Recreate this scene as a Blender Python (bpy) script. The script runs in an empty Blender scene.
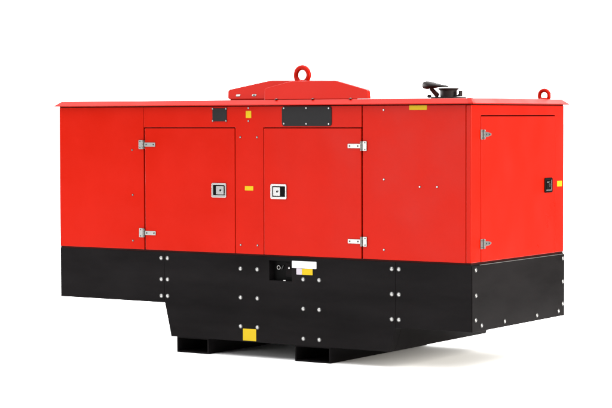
import bpy, bmesh, math, random
from mathutils import Matrix, Vector
random.seed(4)
S = bpy.context.scene
C = S.collection
DZ = 0.099                       # underside of the base above the ground
L, W = 3.2, 1.253                # length and depth of the machine

# ------------------------------------------------------------------ materials
def mat(name, col, rough=0.4, metal=0.0, spec=0.5, coat=0.0, coat_rough=0.1,
        bump=0.0, bump_scale=300.0, vary=0.0, rough_vary=0.0, wave=0.0, stretch=None):
    m = bpy.data.materials.new(name); m.use_nodes = True
    nt = m.node_tree; b = nt.nodes['Principled BSDF']
    b.inputs['Base Color'].default_value = (*col, 1)
    b.inputs['Roughness'].default_value = rough
    b.inputs['Metallic'].default_value = metal
    b.inputs['Specular IOR Level'].default_value = spec
    b.inputs['Coat Weight'].default_value = coat
    b.inputs['Coat Roughness'].default_value = coat_rough
    tc = nt.nodes.new('ShaderNodeTexCoord')
    if bump:
        n = nt.nodes.new('ShaderNodeTexNoise'); n.inputs['Scale'].default_value = bump_scale
        n.inputs['Detail'].default_value = 3
        nt.links.new(tc.outputs['Object'], n.inputs['Vector'])
        bp = nt.nodes.new('ShaderNodeBump'); bp.inputs['Strength'].default_value = bump
        bp.inputs['Distance'].default_value = 0.001
        nt.links.new(n.outputs['Fac'], bp.inputs['Height'])
        nt.links.new(bp.outputs['Normal'], b.inputs['Normal'])
        if wave:                      # slow unevenness of the sheet metal
            n2 = nt.nodes.new('ShaderNodeTexNoise'); n2.inputs['Scale'].default_value = 2.6; n2.inputs['Detail'].default_value = 1
            nt.links.new(tc.outputs['Object'], n2.inputs['Vector'])
            b2 = nt.nodes.new('ShaderNodeBump'); b2.inputs['Strength'].default_value = wave; b2.inputs['Distance'].default_value = 0.02
            nt.links.new(n2.outputs['Fac'], b2.inputs['Height']); nt.links.new(b2.outputs['Normal'], bp.inputs['Normal'])
    if vary or rough_vary:
        n = nt.nodes.new('ShaderNodeTexNoise'); n.inputs['Scale'].default_value = 2.3
        n.inputs['Detail'].default_value = 6; n.inputs['Roughness'].default_value = 0.62
        if stretch:
            mp = nt.nodes.new('ShaderNodeMapping'); mp.inputs['Scale'].default_value = stretch
            nt.links.new(tc.outputs['Object'], mp.inputs['Vector']); nt.links.new(mp.outputs['Vector'], n.inputs['Vector'])
        else: nt.links.new(tc.outputs['Object'], n.inputs['Vector'])
        if vary:
            mx = nt.nodes.new('ShaderNodeMix'); mx.data_type = 'RGBA'
            mx.inputs['A'].default_value = (*[c*(1-vary) for c in col], 1)
            mx.inputs['B'].default_value = (*[min(1, c*(1+vary)) for c in col], 1)
            nt.links.new(n.outputs['Fac'], mx.inputs['Factor'])
            nt.links.new(mx.outputs['Result'], b.inputs['Base Color'])
        if rough_vary:
            mr = nt.nodes.new('ShaderNodeMapRange')
            mr.inputs['From Min'].default_value = 0.3; mr.inputs['From Max'].default_value = 0.7
            mr.inputs['To Min'].default_value = rough - rough_vary
            mr.inputs['To Max'].default_value = rough + rough_vary
            nt.links.new(n.outputs['Fac'], mr.inputs['Value'])
            nt.links.new(mr.outputs['Result'], b.inputs['Roughness'])
    return m

RED    = mat('red powder coat', (0.270, 0.0046, 0.0005), 0.33, spec=0.062, bump=0.06, bump_scale=420, vary=0.11, rough_vary=0.06, wave=0.45)
INNER  = mat('shaded door rebate', (0.014, 0.0015, 0.001), 0.7, spec=0.05)
BLACK  = mat('black textured coat', (0.0050, 0.0045, 0.0047), 0.36, spec=0.012, bump=0.10, bump_scale=520, vary=0.85, rough_vary=0.10, wave=0.3, stretch=(0.5, 0.5, 2.2))
CUP    = mat('black plastic', (0.0016, 0.0016, 0.0016), 0.55, spec=0.04)
GREY   = mat('charcoal plate', (0.0095, 0.0093, 0.0098), 0.5, spec=0.08, vary=0.10)
IRON   = mat('sooty cast iron', (0.011, 0.009, 0.009), 0.62, spec=0.10, bump=0.4, bump_scale=160, vary=0.35)
RUSTY  = mat('rusted arm', (0.025, 0.006, 0.005), 0.7, spec=0.1, bump=0.4, bump_scale=160, vary=0.3)
ZINC   = mat('zinc bolt', (0.25, 0.25, 0.245), 0.32, metal=1.0, bump=0.1, bump_scale=300, vary=0.25)
WASHER = mat('dull washer', (0.05, 0.05, 0.05), 0.5, metal=1.0)
STEEL  = mat('galvanised hinge', (0.27, 0.27, 0.262), 0.38, metal=1.0, bump=0.1, bump_scale=200, vary=0.15)
BARREL = mat('worn hinge barrel', (0.13, 0.13, 0.125), 0.42, metal=1.0, bump=0.1, bump_scale=200, vary=0.2)
CHROME = mat('satin chrome', (0.41, 0.41, 0.405), 0.24, metal=1.0)
DARKST = mat('dark screw', (0.03, 0.03, 0.03), 0.4, metal=0.8)
YELLOW = mat('yellow vinyl', (0.32, 0.225, 0.003), 0.45, spec=0.1, vary=0.05)
WHITE  = mat('white vinyl', (0.45, 0.45, 0.465), 0.5, spec=0.3)
LILAC  = mat('pale lilac vinyl', (0.275, 0.25, 0.28), 0.5, spec=0.2)
GROUND = mat('white ground', (0.90, 0.90, 0.90), 0.9, spec=0.0)

# ------------------------------------------------------------------ helpers
def obj(name, bm, m, parent=None, bevel=0.0, smooth=False, segs=2, label=None):
    bmesh.ops.recalc_face_normals(bm, faces=bm.faces)
    me = bpy.data.meshes.new(name); bm.to_mesh(me); bm.free()
    for mm in (m if isinstance(m, (list, tuple)) else [m]): me.materials.append(mm)
    if smooth:
        for p in me.polygons: p.use_smooth = True
    o = bpy.data.objects.new(name, me); C.objects.link(o)
    if parent: o.parent = parent
    if bevel:
        b = o.modifiers.new('bevel', 'BEVEL'); b.width = bevel; b.segments = segs
        b.limit_method = 'ANGLE'; b.angle_limit = math.radians(30); b.harden_normals = False
    if label: o['label'] = label
    return o

def box(bm, x0, x1, y0, y1, z0, z1, mi=0):
    v = [bm.verts.new((x, y, z + DZ)) for x in (x0, x1) for y in (y0, y1) for z in (z0, z1)]
    for f in ((0,1,3,2), (4,6,7,5), (0,4,5,1), (2,3,7,6), (0,2,6,4), (1,5,7,3)):
        bm.faces.new([v[i] for i in f]).material_index = mi

def front(y): return lambda a, b, w: (a, y - w, b + DZ)          # a = x, b = z, w = out of the front
def end(x):   return lambda a, b, w: (x + w, a, b + DZ)          # a = y, b = z, w = out of the right end
def plan(z):  return lambda a, b, w: (a, b, z + w + DZ)

def slab(bm, polys, fr, w0, w1, mi=0):
    """polygons sharing corners in a plane, given thickness from w0 to w1"""
    V = {}; n0 = set(bm.faces)
    def g(p):
        k = (round(p[0], 5), round(p[1], 5))
        if k not in V: V[k] = (bm.verts.new(fr(*k, w0)), bm.verts.new(fr(*k, w1)))
        return V[k]
    edges = {}
    for poly in polys:
        P = [g(p) for p in poly]
        bm.faces.new([q[0] for q in P]); bm.faces.new([q[1] for q in reversed(P)])
        for i in range(len(P)):
            a, b = P[i], P[(i+1) % len(P)]
            e = frozenset((a[0], b[0])); edges.setdefault(e, []).append((a, b))
    for e, l in edges.items():
        if len(l) == 1:
            a, b = l[0]; bm.faces.new((a[0], b[0], b[1], a[1]))
    for f in bm.faces:
        if f not in n0: f.material_index = mi

def cells(xs, zs, holes):
    """grid cells without those whose middle lies in a hole"""
    out = []
    for i in range(len(xs)-1):
        for j in range(len(zs)-1):
            mx, mz = (xs[i]+xs[i+1])/2, (zs[j]+zs[j+1])/2
            if any(a < mx < b and c < mz < d for a, b, c, d in holes): continue
            out.append([(xs[i], zs[j]), (xs[i+1], zs[j]), (xs[i+1], zs[j+1]), (xs[i], zs[j+1])])
    return out

def rrect(a0, a1, b0, b1, r, n=5):
    pts = []
    for cx, cy, s in ((a1-r, b1-r, 0), (a0+r, b1-r, 90), (a0+r, b0+r, 180), (a1-r, b0+r, 270)):
        for k in range(n+1):
            t = math.radians(s + 90*k/n); pts.append((cx + r*math.cos(t), cy + r*math.sin(t)))
    return pts

def disc(cx, cy, r, n=20):
    return [(cx + r*math.cos(2*math.pi*k/n), cy + r*math.sin(2*math.pi*k/n)) for k in range(n)]

def ring_plate(bm, outer, inner, fr, w0, w1, mi=0):
    n = len(outer)
    A = [[bm.verts.new(fr(*p, w)) for p in lst] for lst in (outer, inner) for w in (w0, w1)]
    o0, o1, i0, i1 = A
    for k in range(n):
        j = (k+1) % n
        for q in ((o0[k], o0[j], o1[j], o1[k]), (i0[j], i0[k], i1[k], i1[j]),
                  (o1[k], o1[j], i1[j], i1[k]), (o0[j], o0[k], i0[k], i0[j])):
            bm.faces.new(q).material_index = mi

def lathe(bm, prof, base, axis, n=24, mi=0):
    """(radius, height) profile turned round an axis through base"""
    ax = Vector(axis).normalized()
    u = ax.orthogonal().normalized(); v = ax.cross(u); base = Vector(base)
    rings = []
    for r, h in prof:
        if r < 1e-6: rings.append([bm.verts.new(base + ax*h)])
        else: rings.append([bm.verts.new(base + ax*h + (u*math.cos(2*math.pi*k/n) + v*math.sin(2*math.pi*k/n))*r) for k in range(n)])
    for a, b in zip(rings, rings[1:]):
        for k in range(n):
            j = (k+1) % n
            q = [a[0]] if len(a) == 1 else [a[k], a[j]]
            q += [b[0]] if len(b) == 1 else [b[j], b[k]]
            if len(q) > 2: bm.faces.new(q).material_index = mi
    for rg, f in ((rings[0], 1), (rings[-1], -1)):
        if len(rg) > 1: bm.faces.new(rg[::f]).material_index = mi

def torus(bm, c, R, r, ax, n=48, m=16, flat=1.0):
    ax = Vector(ax).normalized(); u = Vector((0, 0, 1)); v = ax.cross(u); c = Vector(c)
    g = []
    for i in range(n):
        t = 2*math.pi*i/n; d = u*math.cos(t) + v*math.sin(t)
        g.append([bm.verts.new(c + d*(R + r*math.cos(2*math.pi*j/m)) + ax*(r*flat*math.sin(2*math.pi*j/m))) for j in range(m)])
    for i in range(n):
        for j in range(m):
            bm.faces.new((g[i][j], g[(i+1) % n][j], g[(i+1) % n][(j+1) % m], g[i][(j+1) % m]))

# bolts: one mesh of each size, copied
def bolt_mesh(r, hex_head=False):
    bm = bmesh.new()
    lathe(bm, [(r*1.30, -0.001), (r*1.30, 0.0018), (r*1.2, 0.0026)], (0, 0, 0), (0, 0, 1), 28, 1)
    lathe(bm, [(r*0.92, 0.0034), (r*0.90, r*0.30), (r*0.76, r*0.46), (r*0.46, r*0.56), (r*0.22, r*0.60), (0, r*0.61)], (0, 0, 0), (0, 0, 1), 28)
    bmesh.ops.recalc_face_normals(bm, faces=bm.faces)
    me = bpy.data.meshes.new('bolt'); bm.to_mesh(me); bm.free(); me.materials.append(ZINC); me.materials.append(WASHER)
    for p in me.polygons: p.use_smooth = len(p.vertices) < 5
    return me
BIG, MID, SMALL = bolt_mesh(0.0117), bolt_mesh(0.0080), bolt_mesh(0.0052)
def bolt(me, loc, face, parent, name='bolt'):
    o = bpy.data.objects.new(name, me); C.objects.link(o); o.parent = parent
    spin = random.uniform(0, 6)
    rot = {'front': Matrix.Rotation(math.pi/2, 4, 'X'), 'end': Matrix.Rotation(math.pi/2, 4, 'Y'), 'up': Matrix.Identity(4)}[face]
    o.matrix_local = Matrix.Translation((loc[0], loc[1], loc[2] + DZ)) @ rot @ Matrix.Rotation(spin, 4, 'Z')
    return o

# ------------------------------------------------------------------ the machine
G = bpy.data.objects.new('diesel_generator', None); C.objects.link(G)
G['label'] = 'red enclosed diesel generator set on a black steel base with two fork pockets'
G['category'] = 'generator'

ZB, ZT = 0.573, 1.5205            # red canopy from its lower edge to under the roof
T = 0.02
# dark core behind the panels, its top band painting shade under the roof lip
bm = bmesh.new(); box(bm, 0.03, 3.16, 0.03, W-0.03, 0.575, 1.5275); box(bm, 0.0025, L-0.003, 0.003, W-0.003, 0.5605, 0.5765); box(bm, 0.0025, L-0.003, 0.003, W-0.003, 1.516, 1.5272)
canopy = obj('canopy', bm, INNER, G)

# side panels of the long front
D1 = (0.736, 1.476, 0.0, 1.386); D2 = (1.695, 2.434, 0.0, 1.386)
bm = bmesh.new(); slab(bm, cells([0.0, 0.7285], [ZB, ZT], []), front(0), -T, 0)
p_left = obj('side_panel', bm, RED, canopy, 0.0025)
bm = bmesh.new()
slab(bm, [[(0.7305, 1.386), (0.736, 1.386), (1.476, 1.386), (1.695, 1.386), (2.4325, 1.386), (2.4325, ZT), (0.7305, ZT)],
          [(1.476, ZB), (1.695, ZB), (1.695, 1.386), (1.476, 1.386)]], front(0), -T, 0)
p_mid = obj('side_panel', bm, RED, canopy, 0.0025)
bm = bmesh.new(); slab(bm, cells([2.4395, 3.1635], [ZB, ZT], []), front(0), -T, 0)
p_right = obj('side_panel', bm, RED, canopy, 0.0025)
# right end with its door opening, plain back and left end
bm = bmesh.new(); slab(bm, cells([0.0, 0.124, 1.127, W], [ZB, 1.4585, ZT], [(0.124, 1.127, 0, 1.4585)]), end(L), -0.034, 0)
p_end = obj('end_panel', bm, RED, canopy, 0.0035)
bm = bmesh.new(); box(bm, 0.0, 3.1635, W-T, W, ZB, ZT); obj('back_panel', bm, RED, canopy, 0.0025)
bm = bmesh.new(); box(bm, 0.0, T, T+0.002, W-T-0.002, ZB, ZT); obj('end_panel', bm, RED, canopy, 0.0025)

for x, z in ((0.632, 1.235), (0.635, 0.935), (0.634, 0.629)): bolt(SMALL, (x, 0, z), 'front', p_left, 'screw')
for x, z in ((1.516, 1.323), (1.647, 1.323), (1.516, 0.629), (1.648, 0.630)): bolt(SMALL, (x, 0, z), 'front', p_mid, 'screw')
for x, z in ((2.592, 1.493), (2.593, 1.067), (2.593, 0.634), (2.847, 1.026), (2.968, 1.027)): bolt(SMALL, (x, 0, z), 'front', p_right, 'screw')

# roof: a shallow tray with a sloping edge all round
bm = bmesh.new()
rings = []
for o, z in ((-0.04, 1.5275), (0.022, 1.5275), (0.0255, 1.5262), (0.0265, 1.5312), (0.0235, 1.5335), (-0.0075, 1.5585), (-0.012, 1.5615), (-0.03, 1.562)):
    rings.append([bm.verts.new((x, y, z + DZ)) for x, y in ((-o, -o), (L+o, -o), (L+o, W+o), (-o, W+o))])
for a, b in zip(rings, rings[1:]):
    for k in range(4): bm.faces.new((a[k], a[(k+1) % 4], b[(k+1) % 4], b[k]))
bm.faces.new(rings[-1]); bm.faces.new(rings[0][::-1])
roof = obj('roof', bm, RED, G, 0.0012)
# folded corner piece of the roof edge
bm = bmesh.new()
lo = [(3.196, -0.0285), (3.2285, -0.0285), (3.2285, 0.006)]; hi = [(3.170, 0.0055), (3.1945, 0.0055), (3.1945, 0.030)]
a = [bm.verts.new((x, y, 1.5325 + DZ)) for x, y in lo]; b = [bm.verts.new((x, y, 1.5635 + DZ)) for x, y in hi]
c1 = bm.verts.new((3.17, 0.03, 1.5325 + DZ)); c2 = bm.verts.new((3.165, 0.03, 1.5635 + DZ))
a.append(c1); b.append(c2)
for k in range(4): bm.faces.new((a[k], a[(k+1) % 4], b[(k+1) % 4], b[k]))
bm.faces.new(a); bm.faces.new(b)
obj('corner_cap', bm, RED, roof, 0.001)

# lifting beam housing on the roof, its faces leaning back a little
def lean(bm):
    for v in bm.verts: v.co.y += (v.co.z - DZ - 1.5655)*0.55
bm = bmesh.new()
slab(bm, [[(1.384, 1.5685), (1.375, 1.576), (1.358, 1.622), (1.367, 1.632), (1.645, 1.6835), (1.682, 1.6865), (2.07, 1.682), (2.29, 1.618), (2.32, 1.5685)]],
     front(0.055), -0.10, 0)
lean(bm); beam = obj('lifting_beam', bm, RED, G, 0.004)
bm = bmesh.new(); box(bm, 1.392, 2.31, 0.062, 0.150, 1.560, 1.572); obj('beam_foot', bm, RED, beam, 0.001)
bm = bmesh.new()
slab(bm, [[(1.690, 1.5632), (1.668, 1.629), (1.676, 1.638), (1.835, 1.676), (1.862, 1.6795), (2.178, 1.6795), (2.203, 1.676), (2.434, 1.621), (2.448, 1.612), (2.469, 1.5632)]],
     front(0.02), -0.033, 0)
lean(bm); obj('cover_plate', bm, RED, beam, 0.0035)
for x in (1.789, 2.065, 2.345): bolt(MID, (x, 0.012, 1.5645), 'up', beam)
for x in (1.452, 1.578):
    bm = bmesh.new()
    ring_plate(bm, rrect(x-0.016, x+0.016, 1.587, 1.600, 0.005), rrect(x-0.012, x+0.012, 1.590, 1.597, 0.003), front(0.055), -0.002, 0.003)
    slab(bm, [rrect(x-0.012, x+0.012, 1.590, 1.597, 0.003)], front(0.055), -0.001, 0.0016, 1)
    lean(bm); obj('slot_plate', bm, [STEEL, CUP if x > 1.5 else STEEL], beam, 0)
bm = bmesh.new(); torus(bm, (1.886, 0.165, 1.7195 + DZ), 0.0485, 0.0165, (0, 1, 0))
lathe(bm, [(0.034, -0.012), (0.034, 0.004), (0.026, 0.010), (0.022, 0.014)], (1.886, 0.165, 1.676 + DZ), (0, 0, 1), 28)
obj('lifting_eye', bm, RED, beam, smooth=True)
# lifting eye at the far rear corner of the roof
bm = bmesh.new(); torus(bm, (3.135, 1.10, 1.5845 + DZ), 0.0345, 0.0125, (0, 1, 0), 40, 14)
lathe(bm, [(0.03, 0), (0.03, 0.006), (0.024, 0.010)], (3.135, 1.10, 1.5615 + DZ), (0, 0, 1), 28)
obj('lifting_eye', bm, RED, roof, smooth=True)

# exhaust outlet with its rain flap
ex = (2.878, 0.30)
bm = bmesh.new(); slab(bm, [rrect(ex[0]-0.088, ex[0]+0.088, ex[1]-0.075, ex[1]+0.075, 0.012)], plan(1.562), 0, 0.011)
exhaust = obj('exhaust_outlet', bm, IRON, G, 0.002)
bm = bmesh.new()
lathe(bm, [(0.050, 0.0), (0.052, 0.012), (0.053, 0.040), (0.061, 0.047), (0.063, 0.052), (0.061, 0.056), (0.048, 0.056), (0.046, 0.050), (0.045, 0.012), (0, 0.012)],
      (ex[0], ex[1], 1.572 + DZ), (0, 0, 1), 40)
o = obj('pipe_collar', bm, IRON, exhaust, smooth=True); m_ = o.modifiers.new('e', 'EDGE_SPLIT'); m_.split_angle = math.radians(38)
bm = bmesh.new()        # flap: a thick cupped disc, hinged up and tilted
prof = [(-0.086, 0.0), (-0.083, 0.014), (-0.072, 0.024), (-0.055, 0.0265), (-0.03, 0.0225), (0.0, 0.016), (0.04, 0.0095), (0.078, 0.0055), (0.087, 0.0)]
lo_p = [(-0.083, -0.014), (-0.072, -0.0225), (-0.055, -0.0245), (-0.03, -0.0195), (0.0, -0.0125), (0.04, -0.0075), (0.078, -0.005)]
def flap_y(u): return 0.062*math.sqrt(max(0.0, 1-(u/0.0885)**2))
N = 14; secs = []
for u, h in prof:
    l = -h if h == 0 else dict(lo_p)[u]
    hw = flap_y(u); sec = []
    if h == 0: secs.append([bm.verts.new((u, 0, 0))]); continue
    for k in range(N):
        t = 2*math.pi*k/N; c, s = math.cos(t), math.sin(t)
        yy = hw*math.copysign(abs(c)**0.7, c); zz = (h if s > 0 else -l)*math.copysign(abs(s)**0.7, s)
        sec.append(bm.verts.new((u, yy, zz)))
    secs.append(sec)
for a, b in zip(secs, secs[1:]):
    for k in range(N):
        j = (k+1) % N
        q = ([a[0]] if len(a) == 1 else [a[k], a[j]]) + ([b[0]] if len(b) == 1 else [b[j], b[k]])
        bm.faces.new(q)
bmesh.ops.transform(bm, verts=bm.verts, matrix=Matrix.Translation((2.785, 0.30, 1.6425 + DZ)) @ Matrix.Rotation(math.radians(3.5), 4, 'Y'))
obj('rain_flap', bm, IRON, exhaust, smooth=True)
bm = bmesh.new()
slab(bm, [[(2.748, 1.630), (2.772, 1.634), (2.822, 1.592), (2.815, 1.573), (2.800, 1.573)]], front(0.27), -0.018, 0)
slab(bm, [disc(2.761, 1.621, 0.006, 14)], front(0.27), 0, 0.004, 1)
obj('flap_arm', bm, [RUSTY, ZINC], exhaust, 0.002)
bm = bmesh.new(); slab(bm, [[(2.930, 1.574), (2.972, 1.574), (2.972, 1.612), (2.960, 1.612), (2.959, 1.592), (2.950, 1.584), (2.930, 1.586)]], front(0.28), -0.03, 0)
obj('clamp_bracket', bm, IRON, exhaust, 0.002)

bm = bmesh.new(); slab(bm, [disc(2.765, 1.5775, 0.011, 16)], front(0.25), -0.02, 0); obj('clamp_nut', bm, IRON, exhaust, 0.002)

# ------------------------------------------------------------------ doors, hinges, latches
def hinge(parent, fr, s, pin, z, taper=False):
    """leaf on the frame, barrel over the gap, strap on the door; s = direction of the strap"""
    f = lambda a, b, w: fr(pin + s*a, z + b, w)
    bm = bmesh.new()
    slab(bm, [rrect(-0.038, -0.009, -0.030, 0.030, 0.003, 2)], f, 0.0005, 0.0055, 0)
    if taper: pts = [(0.008, -0.017), (0.060, -0.013), (0.094, -0.006), (0.098, 0.0), (0.094, 0.006), (0.060, 0.013), (0.008, 0.017)]
    else: pts = rrect(0.008, 0.100, -0.0135, 0.0135, 0.002, 2)
    slab(bm, [pts], f, 0.0005, 0.0050, 0)
    slab(bm, [rrect(-0.009, 0.0095, -0.027, -0.010, 0.001, 1)], f, 0.0005, 0.0045, 0)
    slab(bm, [rrect(-0.009, 0.0095, 0.010, 0.027, 0.001, 1)], f, 0.0005, 0.0045, 0)
    for a in (0.026, 0.086) if not taper else (0.030, 0.070):
        slab(bm, [disc(a, 0, 0.0052, 12)], f, 0.005, 0.0072, 1)
    for b in (-0.021, 0.021): slab(bm, [disc(-0.026, b, 0.0042, 12)], f, 0.0055, 0.0072, 1)
    o = obj('hinge', bm, [STEEL, DARKST], parent, 0.0008)
    bm = bmesh.new(); p0 = Vector(f(0, -0.028, 0.0075)); p1 = Vector(f(0, 0.028, 0.0075))
    h = (p1-p0).length
    lathe(bm, [(0.006, -0.002), (0.0075, 0.0), (0.0075, h*0.33), (0.0066, h*0.335), (0.0066, h*0.345), (0.0075, h*0.35), (0.0075, h*0.65),
               (0.0066, h*0.655), (0.0066, h*0.665), (0.0075, h*0.67), (0.0075, h), (0.006, h+0.002)], p0, p1-p0, 18)
    obj('hinge_barrel', bm, BARREL, parent, smooth=True)

def latch(parent, fr, a0, a1, z0, z1, flip, dark=False):
    bm = bmesh.new()
    ring_plate(bm, rrect(a0, a1, z0, z1, 0.010), rrect(a0+0.015, a1-0.011, z0+0.014, z1-0.013, 0.004), fr, 0.0002, 0.007)
    obj('latch_frame', bm, CUP if dark else CHROME, parent, 0.0018)  # dark: black colour stands in for chrome mirroring dark surroundings
    bm = bmesh.new(); slab(bm, [rrect(a0+0.014, a1-0.010, z0+0.013, z1-0.012, 0.004)], fr, 0.0004, 0.0012)
    obj('latch_cup', bm, CUP, parent)
    p0, p1 = (a0+0.020, a0+0.074) if flip else (a1-0.082, a1-0.020)
    if dark: p0, p1 = a0+0.024, a1-0.018
    bm = bmesh.new(); slab(bm, [rrect(p0, p1, z0+0.021, z1-0.020, 0.003)], fr, 0.0013, 0.0052)
    obj('latch_paddle', bm, CUP if dark else CHROME, parent, 0.001)
    if dark:                            # only its bright edges show
        bm = bmesh.new(); q0, q1, r0, r1 = p0-0.004, p1+0.006, z0+0.012, z1-0.014
        slab(bm, [[(q0, r0), (q1, r0), (q1, r1), (q1-0.009, r1), (q1-0.009, r0+0.008), (q0, r0+0.008)]], fr, 0.0054, 0.0072)
        slab(bm, [rrect(p0+0.004, p0+0.040, z1-0.030, z1-0.024, 0.002, 2)], fr, 0.0054, 0.0066)
        obj('latch_edge', bm, CHROME, parent, 0.0006)
    kx, kz = (p0+p1)/2 + 0.006, (z0+z1)/2
    bm = bmesh.new()
    ring_plate(bm, disc(kx, kz, 0.0105, 20), disc(kx, kz, 0.0072, 20), fr, 0.0053, 0.0085, 0)
    slab(bm, [disc(kx, kz, 0.0071, 20)], fr, 0.0053, 0.0064, 1)
    slab(bm, [[(kx-0.005, kz-0.004), (kx-0.002, kz-0.006), (kx+0.005, kz+0.004), (kx+0.002, kz+0.006)]], fr, 0.0064, 0.0072, 1)
    obj('key_cylinder', bm, [CHROME, CUP], parent)

GAP = 0.0045
fd = front(-0.0015); ed = end(L + 0.0015)
bm = bmesh.new(); slab(bm, [[(D1[0]+GAP, ZB), (D1[1]-GAP, ZB), (D1[1]-GAP, D1[3]-GAP-0.001), (D1[0]+GAP, D1[3]-GAP-0.001)]], front(0), -0.021, 0.0015)
door = obj('door', bm, RED, G, 0.003)
hinge(door, fd, 1, 0.729, 1.272); hinge(door, fd, 1, 0.729, 0.684)
latch(door, fd, 1.289, 1.407, 0.932, 1.026, False)
bm = bmesh.new(); slab(bm, [[(D2[0]+GAP, ZB), (D2[1]-GAP, ZB), (D2[1]-GAP, D2[3]-GAP-0.001), (D2[0]+GAP, D2[3]-GAP-0.001)]], front(0), -0.021, 0.0015)
door = obj('door', bm, RED, G, 0.003)
hinge(door, fd, -1, 2.434, 1.271); hinge(door, fd, -1, 2.434, 0.6795)
latch(door, fd, 1.753, 1.877, 0.931, 1.026, True)
bm = bmesh.new(); slab(bm, [[(0.124+0.003, ZB), (1.127-0.003, ZB), (1.127-0.003, 1.4585-0.006), (0.124+0.003, 1.4585-0.006)]], end(L), -0.03, 0.0015)
door = obj('door', bm, RED, G, 0.003, label='narrow end door with a small dark latch')
hinge(door, ed, 1, 0.150, 1.343, True); hinge(door, ed, 1, 0.150, 0.682, True)
latch(door, ed, 0.969, 1.078, 0.964, 1.059, False, dark=True)

# ------------------------------------------------------------------ charcoal plates and stickers on the red panels
bm = bmesh.new(); slab(bm, [rrect(1.297, 1.411, 1.425, 1.510, 0.006)], front(0), 0.0003, 0.004)
pl = obj('blank_plate', bm, GREY, G, 0.001, label='small square charcoal plate above the left door')
for x in (1.301, 1.407):
    for z in (1.4285, 1.5065): bolt(SMALL, (x, -0.004, z), 'front', pl, 'screw')
bm = bmesh.new(); slab(bm, [rrect(1.841, 2.215, 1.394, 1.519, 0.018)], front(0), 0.0003, 0.005)
pl = obj('blank_plate', bm, GREY, G, 0.0015, label='long rounded charcoal plate above the middle door')
for x, z in ((1.858, 1.508), (2.027, 1.508), (2.195, 1.506), (1.858, 1.410), (2.027, 1.409), (2.195, 1.408)): bolt(SMALL, (x, -0.005, z), 'front', pl, 'screw')

def sticker(name, parent, fr, a0, a1, b0, b1, m, label=None):
    bm = bmesh.new(); slab(bm, [rrect(a0, a1, b0, b1, 0.003, 3)], fr, 0.0002, 0.0011)
    return obj(name, bm, m, parent, label=label)
f0 = front(0)
st = sticker('sticker', G, f0, 1.560, 1.602, 1.446, 1.492, YELLOW, 'upright yellow sticker between two screws under the roof edge')
bolt(SMALL, (1.581, 0, 1.510), 'front', p_mid, 'screw'); bolt(SMALL, (1.581, 0, 1.427), 'front', p_mid, 'screw')
sticker('sticker', G, f0, 1.551, 1.616, 0.981, 1.010, YELLOW, 'small yellow sticker between the two door latches')
sticker('sticker', G, f0, 2.773, 2.897, 1.493, 1.5195, YELLOW, 'wide yellow sticker under the roof below the exhaust')
sticker('sticker', G, end(L), 1.156, 1.226, 0.998, 1.034, YELLOW, 'yellow sticker beside the end door latch')

# ------------------------------------------------------------------ black base
ZL, ZR, ZD, ZTOP = 0.2256, 0.158, 0.0054, 0.562
J1, J2 = 0.897, 2.674
bm = bmesh.new(); box(bm, 0.0, J1-0.0005, 0, W, ZL, ZTOP)
b_left = obj('base_section', bm, BLACK, G, 0.003)
H = (1.736, 1.910, 0.409, 0.537)
bm = bmesh.new()
low = [(J1+0.0005, H[2]), (J1+0.0005, ZL), (0.950, ZD), (2.631, ZD), (J2-0.0005, ZR-0.012), (J2-0.0005, H[2]), (H[1], H[2]), (H[0], H[2])]
slab(bm, [low,
          [(J1+0.0005, H[2]), (H[0], H[2]), (H[0], H[3]), (J1+0.0005, H[3])],
          [(H[1], H[2]), (J2-0.0005, H[2]), (J2-0.0005, H[3]), (H[1], H[3])],
          [(J1+0.0005, H[3]), (H[0], H[3]), (H[1], H[3]), (J2-0.0005, H[3]), (J2-0.0005, ZTOP), (J1+0.0005, ZTOP)]], front(0), -0.07, 0)
slab(bm, [[(J1+0.0005, ZTOP), (J1+0.0005, ZL), (0.950, ZD), (2.631, ZD), (J2-0.0005, ZR-0.012), (J2-0.0005, ZTOP)]], front(0.0705), -(W-0.0705), 0)
b_mid = obj('base_section', bm, BLACK, G, 0.002, label='deep middle section of the base with sloping ends')
bm = bmesh.new(); box(bm, J2+0.0005, L, 0, W, ZR, ZTOP)
b_right = obj('base_section', bm, BLACK, G, 0.002)
bm = bmesh.new(); slab(bm, cells([0.002, W], [ZR-0.002, 0.5555], []), end(L), 0.0004, 0.008)
b_end = obj('base_end_plate', bm, BLACK, G, 0.0022)

bm = bmesh.new(); box(bm, L+0.0006, L+0.0072, 0.10, W-0.004, 0.5557, 0.5584); obj('edge_strip', bm, STEEL, b_end)  # pale strip added to draw the highlight along the plate's top edge

for x in (0.8705, ): 
    for z in (0.521, 0.380, 0.270): bolt(BIG, (x, 0, z), 'front', b_left)
for z in (0.522, 0.381, 0.271): bolt(BIG, (0.9225, 0, z), 'front', b_mid)
for x in (1.5125, 1.644):
    for z in (0.4755, 0.289, 0.102): bolt(BIG, (x, 0, z), 'front', b_mid)
for x in (1.997, 2.117):
    for z in (0.4265, 0.2395, 0.0495): bolt(BIG, (x, 0, z), 'front', b_mid)
for z in (0.518, 0.363, 0.208):
    bolt(BIG, (2.648, 0, z), 'front', b_mid); bolt(BIG, (2.6985, 0, z), 'front', b_right)
for y, z in ((0.043, 0.530), (0.046, 0.376), (0.043, 0.228), (0.118, 0.190), (0.417, 0.189), (0.856, 0.189), (1.165, 0.191),
             (1.225, 0.530), (1.225, 0.379), (1.225, 0.234)):
    bolt(BIG, (L+0.008, y, z), 'end', b_end)

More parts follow.
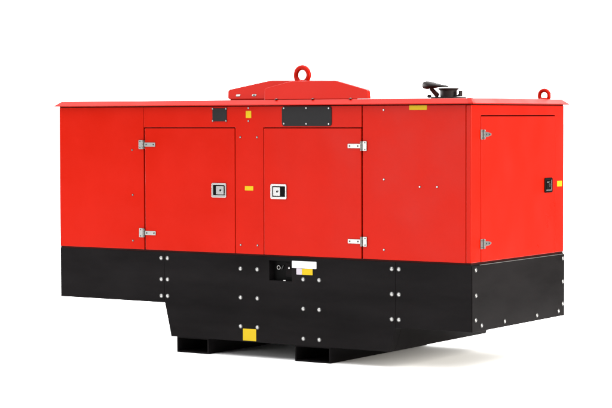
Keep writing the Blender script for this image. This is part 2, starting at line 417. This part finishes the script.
# switch recess with what sits in it
bm = bmesh.new(); slab(bm, [rrect(H[0]+0.001, H[1]-0.001, H[2]+0.001, H[3]-0.001, 0.002, 1)], front(0.052), -0.01, 0)
rec = obj('switch_recess', bm, CUP, G)
fr_ = front(0.052)
bm = bmesh.new(); slab(bm, [rrect(1.832, 1.902, 0.432, 0.522, 0.004, 3)], front(0.0515), 0, 0.003); obj('switch_plate', bm, BLACK, rec, 0.001)
bm = bmesh.new(); cx, cz = 1.7795, 0.4905
torus(bm, (cx, 0.046, cz + DZ), 0.0120, 0.0034, (0, 1, 0), 32, 10)
obj('switch_ring', bm, STEEL, rec, smooth=True)
bm = bmesh.new()
slab(bm, [rrect(1.8075, 1.8135, 0.478, 0.508, 0.0028, 3)], fr_, 0.001, 0.010)
bmesh.ops.rotate(bm, verts=bm.verts, cent=(1.8105, 0, 0.493 + DZ), matrix=Matrix.Rotation(math.radians(28), 3, 'Y'))
obj('switch_key', bm, DARKST, rec, 0.0008)
bm = bmesh.new(); lathe(bm, [(0.009, 0), (0.009, 0.006), (0.007, 0.010), (0, 0.011)], (1.862, 0.0480, 0.4915 + DZ), (0, -1, 0), 20)
obj('indicator_knob', bm, CHROME, rec, smooth=True)
bm = bmesh.new(); slab(bm, [rrect(1.842, 1.860, 0.4105, 0.4150, 0.002, 2)], front(0.004), -0.006, 0)
obj('catch', bm, STEEL, rec)
# plates stuck beside it
sticker('label_plate', G, f0, 1.912, 2.097, 0.496, 0.541, WHITE, 'white rectangular label beside the switch recess')
sticker('label_plate', G, f0, 1.946, 1.9875, 0.4555, 0.4945, LILAC, 'small pale lilac label under the white one')
sticker('label_plate', G, f0, 1.9885, 2.068, 0.4555, 0.4945, YELLOW, 'small yellow label under the white one')
sticker('sticker', G, f0, 1.530, 1.634, 0.012, 0.089, YELLOW, 'square yellow sticker at the bottom of the black base')

# fork pockets: open rectangular tubes from front to back
for x0, x1 in ((0.984, 1.241), (1.921, 2.187)):
    bm = bmesh.new()
    z0, z1, t = -0.099, 0.0045, 0.009
    ring_plate(bm, [(x0, z0), (x1, z0), (x1, z1), (x0, z1)], [(x0+t, z0+t), (x1-t, z0+t), (x1-t, z1-t), (x0+t, z1-t)], front(0.018), -(W-0.036), 0)
    obj('fork_pocket', bm, BLACK, G, 0.002)

# ------------------------------------------------------------------ white ground
bm = bmesh.new(); R = 400
bm.faces.new([bm.verts.new(p) for p in ((-R, -4, 0), (5.6, -4, 0), (5.6, 0, 0), (5.6-0.3*R, 0.95*R, 0), (-R, 0.95*R, 0))])
g = obj('ground', bm, GROUND); g['kind'] = 'structure'; g['label'] = 'plain white floor under the generator'; g['category'] = 'ground'

# ------------------------------------------------------------------ light
w = bpy.data.worlds.new('World'); S.world = w; w.use_nodes = True
nt = w.node_tree; bg = nt.nodes['Background']; bg.inputs['Color'].default_value = (1, 1, 1, 1)
# white backdrop behind the machine; bright top, dim rest added to shape its light
tc = nt.nodes.new('ShaderNodeTexCoord')
def vmath(op, vec):
    n = nt.nodes.new('ShaderNodeVectorMath'); n.operation = op; n.inputs[1].default_value = vec
    nt.links.new(tc.outputs['Generated'], n.inputs[0]); return n.outputs['Value']
def ramp(sock, a, b, lo, hi):
    n = nt.nodes.new('ShaderNodeMapRange'); n.interpolation_type = 'SMOOTHSTEP'
    for k, v in (('From Min', a), ('From Max', b), ('To Min', lo), ('To Max', hi)): n.inputs[k].default_value = v
    nt.links.new(sock, n.inputs['Value']); return n.outputs['Result']
DIM, WHT, TOP = 0.16, 1.6, 1.75
r1 = ramp(vmath('DOT_PRODUCT', (-0.56, 0.83, 0.0)), 0.66, 0.88, DIM, WHT)
r2 = ramp(vmath('DOT_PRODUCT', (0.0, 0.0, 1.0)), 0.38, 0.75, DIM, TOP)
mxn = nt.nodes.new('ShaderNodeMath'); mxn.operation = 'MAXIMUM'
nt.links.new(r1, mxn.inputs[0]); nt.links.new(r2, mxn.inputs[1]); nt.links.new(mxn.outputs[0], bg.inputs['Strength'])
def area(name, loc, target, size, power, col=(1, 1, 1), size_y=None):
    l = bpy.data.lights.new(name, 'AREA'); l.energy = power; l.size = size; l.color = col
    l.shape = 'RECTANGLE'; l.size_y = size_y or size
    o = bpy.data.objects.new(name, l); C.objects.link(o); o.location = loc
    d = Vector(target) - Vector(loc); o.rotation_euler = d.to_track_quat('-Z', 'Y').to_euler()
    return o
mid = (1.7, 0.4, 0.9)
area('fill_front', (-1.6, -8.6, 1.8), (2.6, 0, 1.0), 2.4, 105, size_y=3.4)  # added lamp whose reflection pales the right of the front
area('key_end', (12.5, 1.0, 3.0), (3.2, 0.6, 0.9), 3.0, 860, (1.0, 0.95, 0.86))  # added warm lamp that brightens the right end
area('fill_low', (-8.0, 0.9, 2.3), (0.2, 0.5, 0.0), 2.2, 900)  # added lamp that whitens the floor under the left overhang

# ------------------------------------------------------------------ camera
cam = bpy.data.cameras.new('Camera'); co = bpy.data.objects.new('Camera', cam); C.objects.link(co); S.camera = co
yaw, pit, roll = 0.5818, -0.0434, -0.0030
F = Vector((-math.sin(yaw)*math.cos(pit), math.cos(yaw)*math.cos(pit), math.sin(pit)))
Rt = Vector((math.cos(yaw), math.sin(yaw), 0)); U = Rt.cross(F)
R2 = Rt*math.cos(roll) + U*math.sin(roll); U2 = -Rt*math.sin(roll) + U*math.cos(roll)
M = Matrix((R2, U2, -F)).transposed().to_4x4(); M.translation = (8.8774, -10.426, 1.4457 + DZ)
co.matrix_world = M
cam.sensor_width = 36; cam.lens = 1982.54/612*36; cam.clip_start = 0.1; cam.clip_end = 2000

S.view_settings.view_transform = 'Standard'; S.view_settings.look = 'None'
S.view_settings.exposure = 1.6; S.view_settings.gamma = 1; S.view_settings.use_curve_mapping = False
S.cycles.max_bounces = 8
